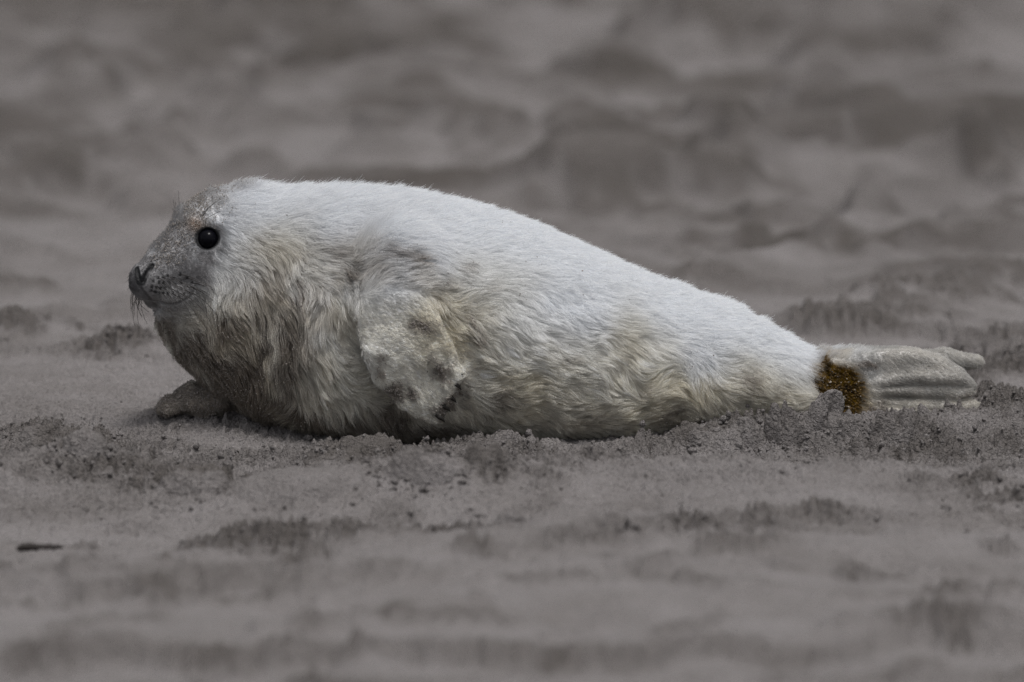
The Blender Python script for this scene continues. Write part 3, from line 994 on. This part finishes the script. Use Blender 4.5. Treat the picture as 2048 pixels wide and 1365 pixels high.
tag(fur, kind='stuff')
print('fur', round(time.time() - T0, 1))

# ------------------------------------------------------------------ eyes, whiskers, claws
def uv_sphere(c, r, axis_, nu=28, nv=18, bulge=1.0):
    zax = Vector(axis_).normalized()
    q = zax.to_track_quat('Z', 'Y')
    vs_, fs_ = [], []
    for j in range(nv + 1):
        th = math.pi * j / nv
        for i in range(nu):
            ph = 2 * math.pi * i / nu
            rr = r * (1 + 0.05 * math.exp(-(th / 0.6) ** 2))
            vs_.append(Vector(c) + q @ Vector((math.sin(th) * math.cos(ph), math.sin(th) * math.sin(ph), math.cos(th))) * rr)
    for j in range(nv):
        for i in range(nu):
            fs_.append((j * nu + i, (j + 1) * nu + i, (j + 1) * nu + (i + 1) % nu, j * nu + (i + 1) % nu))
    return np.array([tuple(v) for v in vs_]), fs_

en = [eye_n[0], None]
hm = to_head((PIVW + eye_n[0])[None])[0]; hm[1] *= -1
en[1] = from_head(hm)[0] - PIVW
for e_, n_ in zip(EYES, en):
    v_s, f_s = uv_sphere(e_, EYE_R * 0.97, n_)
    mesh_obj('eye', v_s, f_s, M_EYE, seal)

def tube(pts, rad, sides=5):
    pts = [Vector(p) for p in pts]
    vs_, fs_ = [], []
    for i, p in enumerate(pts):
        t = (pts[min(i + 1, len(pts) - 1)] - pts[max(i - 1, 0)]).normalized()
        a = t.orthogonal().normalized(); b = t.cross(a)
        if i == 0: ref = a
        else:
            a = (ref - t * ref.dot(t)).normalized(); b = t.cross(a); ref = a
        for s in range(sides):
            an = 2 * math.pi * s / sides
            vs_.append(tuple(p + (a * math.cos(an) + b * math.sin(an)) * rad[i]))
    for i in range(len(pts) - 1):
        for s in range(sides):
            fs_.append((i * sides + s, i * sides + (s + 1) % sides, (i + 1) * sides + (s + 1) % sides, (i + 1) * sides + s))
    return vs_, fs_

def whisker_bez(p0, p1, p2, r=0.00042):
    p0, p1, p2 = (np.asarray(q, float) for q in (p0, p1, p2))
    pts = [(1 - t) ** 2 * p0 + 2 * t * (1 - t) * p1 + t * t * p2 for t in np.linspace(0, 1, 10)]
    v, f = tube(pts, [r * (1 - 0.55 * i / 9) for i in range(10)])
    mesh_obj('whisker', v, f, M_WHISKER, seal)

def whisker(rootp, d0, d1, ln, r=0.00042):
    d0 = np.array(Vector(d0).normalized()); d1 = np.array(Vector(d1).normalized())
    p0 = np.asarray(rootp) - d0 * 0.002
    whisker_bez(p0, p0 + d0 * ln * 0.5, p0 + d0 * ln * 0.5 + d1 * ln * 0.5, r)

sn = grad(np.array(SPOTS))
for i, (px_, py_) in enumerate(spot_px):
    if px_ < 312: continue
    s_ = np.array(SPOTS[i]); n_ = sn[i]
    k_ = (px_ - 300) / 88
    w_ = (590 - py_) / 40                      # upper rows sweep back, lower rows hang
    ln = 0.013 + 0.058 * k_ ** 1.4 * random.uniform(0.75, 1.1)
    d_ = np.array([0.35 + 0.55 * k_ + 0.25 * w_, -0.1, -0.95 + 0.85 * w_ * k_])
    d_ /= np.linalg.norm(d_)
    m_ = s_ + n_ * ln * 0.30 + (d_ + np.array([0.25, 0, 0.25])) * ln * 0.40
    whisker_bez(s_ - n_ * 0.001, m_, s_ + n_ * (0.008 + 0.12 * ln) + d_ * ln, 0.00055)
# whiskers of the other cheek, hanging past the muzzle
fr = mirror(spot_hit)
for i in range(20):
    r0 = fr[random.choice([j for j, q in enumerate(spot_px) if 312 < q[0] < 375])]
    ex, ey = random.uniform(262, 300), random.uniform(600, 652)
    e_ = at(ex, ey, r0[1] + random.uniform(-0.01, 0.02))
    mx = at(random.uniform(254, 268), random.uniform(575, 605), r0[1] + 0.005)
    whisker_bez(r0, mx, e_, 0.00050)
for ex, ey in ((253, 556), (249, 566), (256, 548), (254, 580)):
    r0 = fr[random.choice([2, 6, 7, 12])]
    e_ = at(ex, ey, r0[1] + 0.02)
    whisker_bez(r0, at(262, ey - 8, r0[1] + 0.01), e_, 0.00034)
# brow bristles
bh, _ = trace([(399, 440), (406, 432), (408, 440), (404, 434)])
for b_, (d, ln) in zip(bh, [((0.15, -0.3, 1), 0.024), ((0.55, -0.25, 1.0), 0.036), ((1, -0.3, 0.6), 0.026), ((0.35, -0.3, 1), 0.03)]):
    whisker(b_, d, (0.9, 0.1, 0.45), ln, 0.0004)
for b_, (d, ln) in zip(mirror(bh[:3]), [((-0.35, 0.3, 1), 0.022), ((0.0, 0.2, 1.0), 0.028), ((-0.2, 0.3, 1), 0.018)]):
    whisker(b_, d, (-0.1, 0.1, 1), ln, 0.0004)

for (px_, py_) in [(922, 746), (918, 771), (908, 797), (896, 815), (885, 836)]:
    a = at(px_ - 18, py_ - 12, -0.184); b = at(px_ + 5, py_ + 9, -0.186); m_ = at(px_ - 6, py_ - 1, -0.189)
    v, f = tube([a, m_, (m_ + b) / 2 + np.array([0.0006, 0, 0.0004]), b], [0.0032, 0.0032, 0.0022, 0.0004], 8)
    mesh_obj('claw', v, f, M_CLAW, seal)
for dy_ in (-0.043, -0.021, 0.002):
    a = at(340, 818, dy_); b = at(322, 826, dy_ - 0.004)
    v, f = tube([a, (a + b) / 2 + np.array([0, 0, 0.001]), b], [0.0034, 0.003, 0.0004], 8)
    mesh_obj('claw', v, f, M_CLAW, seal)

# ------------------------------------------------------------------ sand stuck to the coat
OCTV = np.array([(1, 0, 0), (-1, 0, 0), (0, 1, 0), (0, -1, 0), (0, 0, 1), (0, 0, -1)], float)
OCTF = np.array([(0, 2, 4), (2, 1, 4), (1, 3, 4), (3, 0, 4), (2, 0, 5), (1, 2, 5), (3, 1, 5), (0, 3, 5)])
_g = (1 + 5 ** 0.5) / 2
icov = np.array([(-1, _g, 0), (1, _g, 0), (-1, -_g, 0), (1, -_g, 0), (0, -1, _g), (0, 1, _g), (0, -1, -_g), (0, 1, -_g), (_g, 0, -1), (_g, 0, 1), (-_g, 0, -1), (-_g, 0, 1)]) / math.sqrt(1 + _g * _g)
icof = np.array([(0, 11, 5), (0, 5, 1), (0, 1, 7), (0, 7, 10), (0, 10, 11), (1, 5, 9), (5, 11, 4), (11, 10, 2), (10, 7, 6), (7, 1, 8), (3, 9, 4), (3, 4, 2), (3, 2, 6), (3, 6, 8), (3, 8, 9), (4, 9, 5), (2, 4, 11), (6, 2, 10), (8, 6, 7), (9, 8, 1)])
def scatter_mesh(name, pos, size, col, mat, parent=None, jitter=0.35, ico=False):
    n = len(pos)
    octv, octf = (icov, icof) if ico else (OCTV, OCTF)
    nv = len(octv)
    q = rng.normal(0, 1, (n, 4)); q /= np.linalg.norm(q, axis=1)[:, None]
    w_, x_, y_, z_ = q.T
    Rm = np.stack([1 - 2 * (y_ * y_ + z_ * z_), 2 * (x_ * y_ - z_ * w_), 2 * (x_ * z_ + y_ * w_), 2 * (x_ * y_ + z_ * w_), 1 - 2 * (x_ * x_ + z_ * z_), 2 * (y_ * z_ - x_ * w_),
                   2 * (x_ * z_ - y_ * w_), 2 * (y_ * z_ + x_ * w_), 1 - 2 * (x_ * x_ + y_ * y_)], 1).reshape(n, 3, 3)
    loc = octv[None] * (1 + jitter * rng.uniform(-1, 1, (n, nv, 1))) * size[:, None, None]
    v = np.einsum('nij,nkj->nki', Rm, loc) + pos[:, None]
    f = (octf[None] + (np.arange(n) * nv)[:, None, None]).reshape(-1, 3)
    o = mesh_obj(name, v.reshape(-1, 3), f, mat, parent, smooth=ico)
    set_col(o.data, 'col', np.repeat(col, nv, axis=0))
    return o

gm = dsh.copy() ** 1.3
gm = np.maximum(gm, 0.75 * sstep(0.3, 0.75, np.maximum(blob(u_, v_, (400, 395, 60, 45)), blob(u_, v_, (460, 362, 60, 16))) + 0.3 * noise3(root, 0.012, 81)))
gm = np.maximum(gm, 0.55 * sstep(0.35, 0.8, np.maximum(blob(u_, v_, (335, 492, 55, 30)), blob(u_, v_, (375, 455, 50, 38))) + 0.35 * noise3(root, 0.010, 82)))
gm = np.maximum(gm, 0.5 * (u_ < 480) * (v_ > 760))
gm = np.maximum(gm * (1 - sf_), 0.05 * sf_)
speck = sstep(0.45, 0.8, noise3(root, 0.02, 83)) * (rng.random(NF) < 0.05)
gm = np.maximum(gm, speck * 0.6 * (u_ > 480))
pk = gm * (0.45 + 0.55 * (nrm[:, 2] > -0.7)) * (root[:, 2] > 0.0)
sel = np.where(rng.random(NF) < pk * 0.55 * np.where(length < 0.006, 0.7, 1))[0]
if len(sel) > 42000: sel = rng.choice(sel, 42000, replace=False)
kk = rng.integers(2, 5, len(sel))
pos = P[sel, kk] + nrm[sel] * 0.0012
gsz = rng.gamma(6, 0.00007, len(sel)) + 0.0003
gcol = np.array([0.26, 0.235, 0.215])[None] * (0.55 + 0.9 * rng.random((len(sel), 1)))
g_o = scatter_mesh('sand_coating', pos, gsz, gcol, M_GRAIN, seal)
tag(g_o, kind='stuff')
# caked crumbs in the mess on the hip
sel = np.where((sf_ > 0.6) & (root[:, 1] < 0))[0]
sel = rng.choice(sel, min(700, len(sel)), replace=False)
pal = rng.random(len(sel)) < 0.07
stc = np.where(pal[:, None], np.array([0.34, 0.30, 0.25])[None], np.array([0.085, 0.052, 0.017])[None] * (0.5 + 1.2 * rng.random((len(sel), 1))))
g_o = scatter_mesh('dung_crumbs', P[sel, 3] + nrm[sel] * 0.001, rng.gamma(5, 0.00018, len(sel)) + 0.0005, stc, M_GRAIN, seal)
tag(g_o, kind='stuff')
print('grains', round(time.time() - T0, 1))

# ------------------------------------------------------------------ lumps of sand that stand out
import bmesh
CLODS = []
def clod(px, top_py, y, rx, ry, seed, label, steep=0.6, rough=0.3, lean=0.0):
    q = at(px, top_py, y)
    x = float(q[0])
    h, _r = ground_fields(np.array([x]), np.array([y]))
    rz = float(np.clip(q[2] - h[0], 0.017, 0.040))
    nr_, na_ = 30, 56
    rr = np.linspace(0, 1, nr_) ** 0.9
    an = np.arange(na_) * 2 * math.pi / na_
    RR, AN = np.meshgrid(rr, an, indexing='ij')
    RR, AN = RR.ravel(), AN.ravel()
    ca_, sa_ = np.cos(AN), np.sin(AN)
    ring = np.stack([ca_, sa_, np.full_like(ca_, seed * 2.3)], 1)
    wob = 1 + 0.5 * rough * noise3(ring, 0.9, seed) + 0.2 * rough * noise3(ring, 0.4, seed + 1)
    ux, uy = RR * ca_ * wob, RR * sa_ * wob
    p3 = np.stack([ux, uy, np.full_like(ux, seed * 1.7)], 1)
    dome = np.clip(1 - RR ** 2.2, 0, 1) ** min(steep, 0.6)
    jag = 1 + rough * (1.3 * noise3(p3, 0.8, seed + 2) + 1.6 * np.abs(noise3(p3, 0.5, seed + 3)) + 1.1 * np.abs(noise3(p3, 0.25, seed + 4)) + 0.3 * noise3(p3, 0.1, seed + 5)) - rough * 0.7
    top = rz * dome * np.clip(jag, 0.15, 1.6)
    X = x + ux * rx + lean * top + 0.0016 * noise3(p3, 0.15, seed + 6) * dome
    Y = y + uy * ry + 0.0016 * noise3(p3, 0.15, seed + 7) * dome
    gz, gd = ground_fields(X, Y)
    Z = gz * sstep(0.3, 1.0, RR) + float(h[0]) * (1 - sstep(0.3, 1.0, RR)) + top - 0.0035 * RR ** 3
    ids = np.arange(nr_ * na_).reshape(nr_, na_)
    f = np.stack([ids[:-1], ids[1:], np.roll(ids[1:], -1, 1), np.roll(ids[:-1], -1, 1)], -1).reshape(-1, 4)
    o = mesh_obj('sand_clod', np.stack([X - x, Y - y, Z - float(h[0])], 1), f, M_SAND)
    dm = o.data.attributes.new('damp', 'FLOAT', 'POINT')
    dm.data.foreach_set('value', np.clip(np.clip(gd * 0.68 + 0.12 * noise2(X, Y, 0.2, 33), 0, 1) + 0.08 * sstep(0.1, 0.7, dome), 0, 1).astype(np.float32))
    o.location = (x, y, float(h[0]))
    tag(o, label, 'sand clod', 'lumps of damp sand around the seal')
    CLODS.append((x, y, rx, ry))
    return o
clod(1634, 806, -0.13, 0.0210, 0.019, 3, 'tall jagged lump of damp sand standing before the brown stain', 0.28, 0.55, 0.42)
clod(1700, 832, -0.15, 0.0300, 0.024, 4, 'broad lump of damp sand beside the tall jagged one, towards the hind flippers', 0.55, 0.42, -0.2)
clod(1570, 832, -0.17, 0.0242, 0.020, 6, 'small square lump of damp sand before the hip of the seal', 0.55, 0.42)
clod(1430, 856, -0.18, 0.0506, 0.034, 8, 'wide crumbly sand lump against the rear belly of the seal', 0.55, 0.42)
clod(1492, 852, -0.18, 0.0242, 0.020, 9, 'little sand lump between the wide crumbly one and the square one', 0.55, 0.42)
clod(1785, 832, -0.16, 0.0330, 0.024, 11, 'pointed sand lump below the hind flippers', 0.55, 0.42)
clod(170, 918, -0.42, 0.0264, 0.024, 12, 'smooth round ball of sand on the scuffed rise', 0.45, 0.10)
clod(100, 868, -0.3, 0.0495, 0.040, 22, 'cracked heap of dug sand next to the smooth round ball', 0.6, 0.5)
clod(905, 968, -0.5, 0.0220, 0.020, 13, 'small upright sand lump behind the row of three blunt lumps', 0.6, 0.3)
clod(822, 998, -0.58, 0.0330, 0.024, 14, 'blunt sand lump at the smooth end of the row of three', 0.5, 0.25)
clod(880, 1000, -0.6, 0.0374, 0.026, 15, 'wide blunt sand lump in the middle of the row of three', 0.5, 0.25)
clod(972, 990, -0.58, 0.0330, 0.024, 16, 'leaning sand lump at the end of the row of three', 0.5, 0.3, 0.5)
clod(1012, 1052, -0.78, 0.0220, 0.020, 17, 'dark solitary sand lump lying on the smooth sand', 0.5, 0.3, 0.4)
clod(590, 996, -0.58, 0.0825, 0.06, 18, 'low smooth hump of bare sand in front of the chest', 0.7, 0.12)
clod(395, 980, -0.55, 0.0495, 0.035, 19, 'flat slab of broken sand crust next to the low hump', 0.4, 0.35)
clod(735, 888, -0.24, 0.0550, 0.040, 23, 'dark rough heap of dug sand right in front of the flipper', 0.6, 0.5)
clod(690, 922, -0.36, 0.0550, 0.040, 24, 'rough heap of dug sand on the near side of the darker heap', 0.6, 0.5)

# ------------------------------------------------------------------ loose crumbs of sand on the beach
nt_ = 100000
cxp = rng.uniform(-0.85, 0.85, nt_); cyp = rng.uniform(-1.0, 0.6, nt_)
_, crr = ground_fields(cxp, cyp)
kp = rng.random(nt_) < (0.003 + 0.26 * crr ** 1.4)
cxp, cyp = cxp[kp], cyp[kp]
for (x0, y0, rx0, ry0) in CLODS:
    n0 = 90
    an, rr = rng.uniform(0, 2 * math.pi, n0), 1.0 + np.abs(rng.normal(0, 0.55, n0))
    cxp = np.concatenate([cxp, x0 + rx0 * rr * np.cos(an)]); cyp = np.concatenate([cyp, y0 + ry0 * rr * np.sin(an)])
size = np.minimum(rng.gamma(1.1, 0.0009, len(cxp)) + 0.0008, 0.0065)
chh, _ = ground_fields(cxp, cyp)
posg = np.stack([cxp, cyp, chh + size * 0.35], 1)
ok = sdf(posg) > size * 0.6
posg, size = posg[ok], size[ok]
crumb_col = np.array([0.135, 0.123, 0.117])[None] * (0.75 + 0.5 * rng.random((len(posg), 1)))
cr_o = scatter_mesh('sand_crumbs', posg, size, crumb_col, M_CLOD, None, 0.4, True)
tag(cr_o, 'loose grey brown crumbs of damp sand strewn over the churned beach', 'sand crumbs', None, 'stuff')

# ------------------------------------------------------------------ washed up stick
x, y = gpt(80, 1085)
L_ = 0.027
tl = np.linspace(0, 1, 11)
sx, sy = x - L_ + 2 * L_ * tl, y + 0.004 * np.sin(3 * tl)
h, _r = ground_fields(sx, sy)
zl = np.mean(h) * 0.4 + h * 0.6
pts = [(sx[i], sy[i], zl[i] + 0.0028 + 0.0010 * math.sin(7 * tl[i])) for i in range(11)]
rd = [0.0045 * (0.15 + math.sin(math.pi * min(1, 0.08 + 0.9 * t)) ** 0.7) * (1 + 0.2 * math.sin(11 * t)) for t in tl]
v, f = tube(pts, rd, 9)
st_o = mesh_obj('driftwood_stick', v, f, M_WOOD)
tag(st_o, 'short black stick lying alone on smooth sand', 'stick')
print('done', round(time.time() - T0, 1))
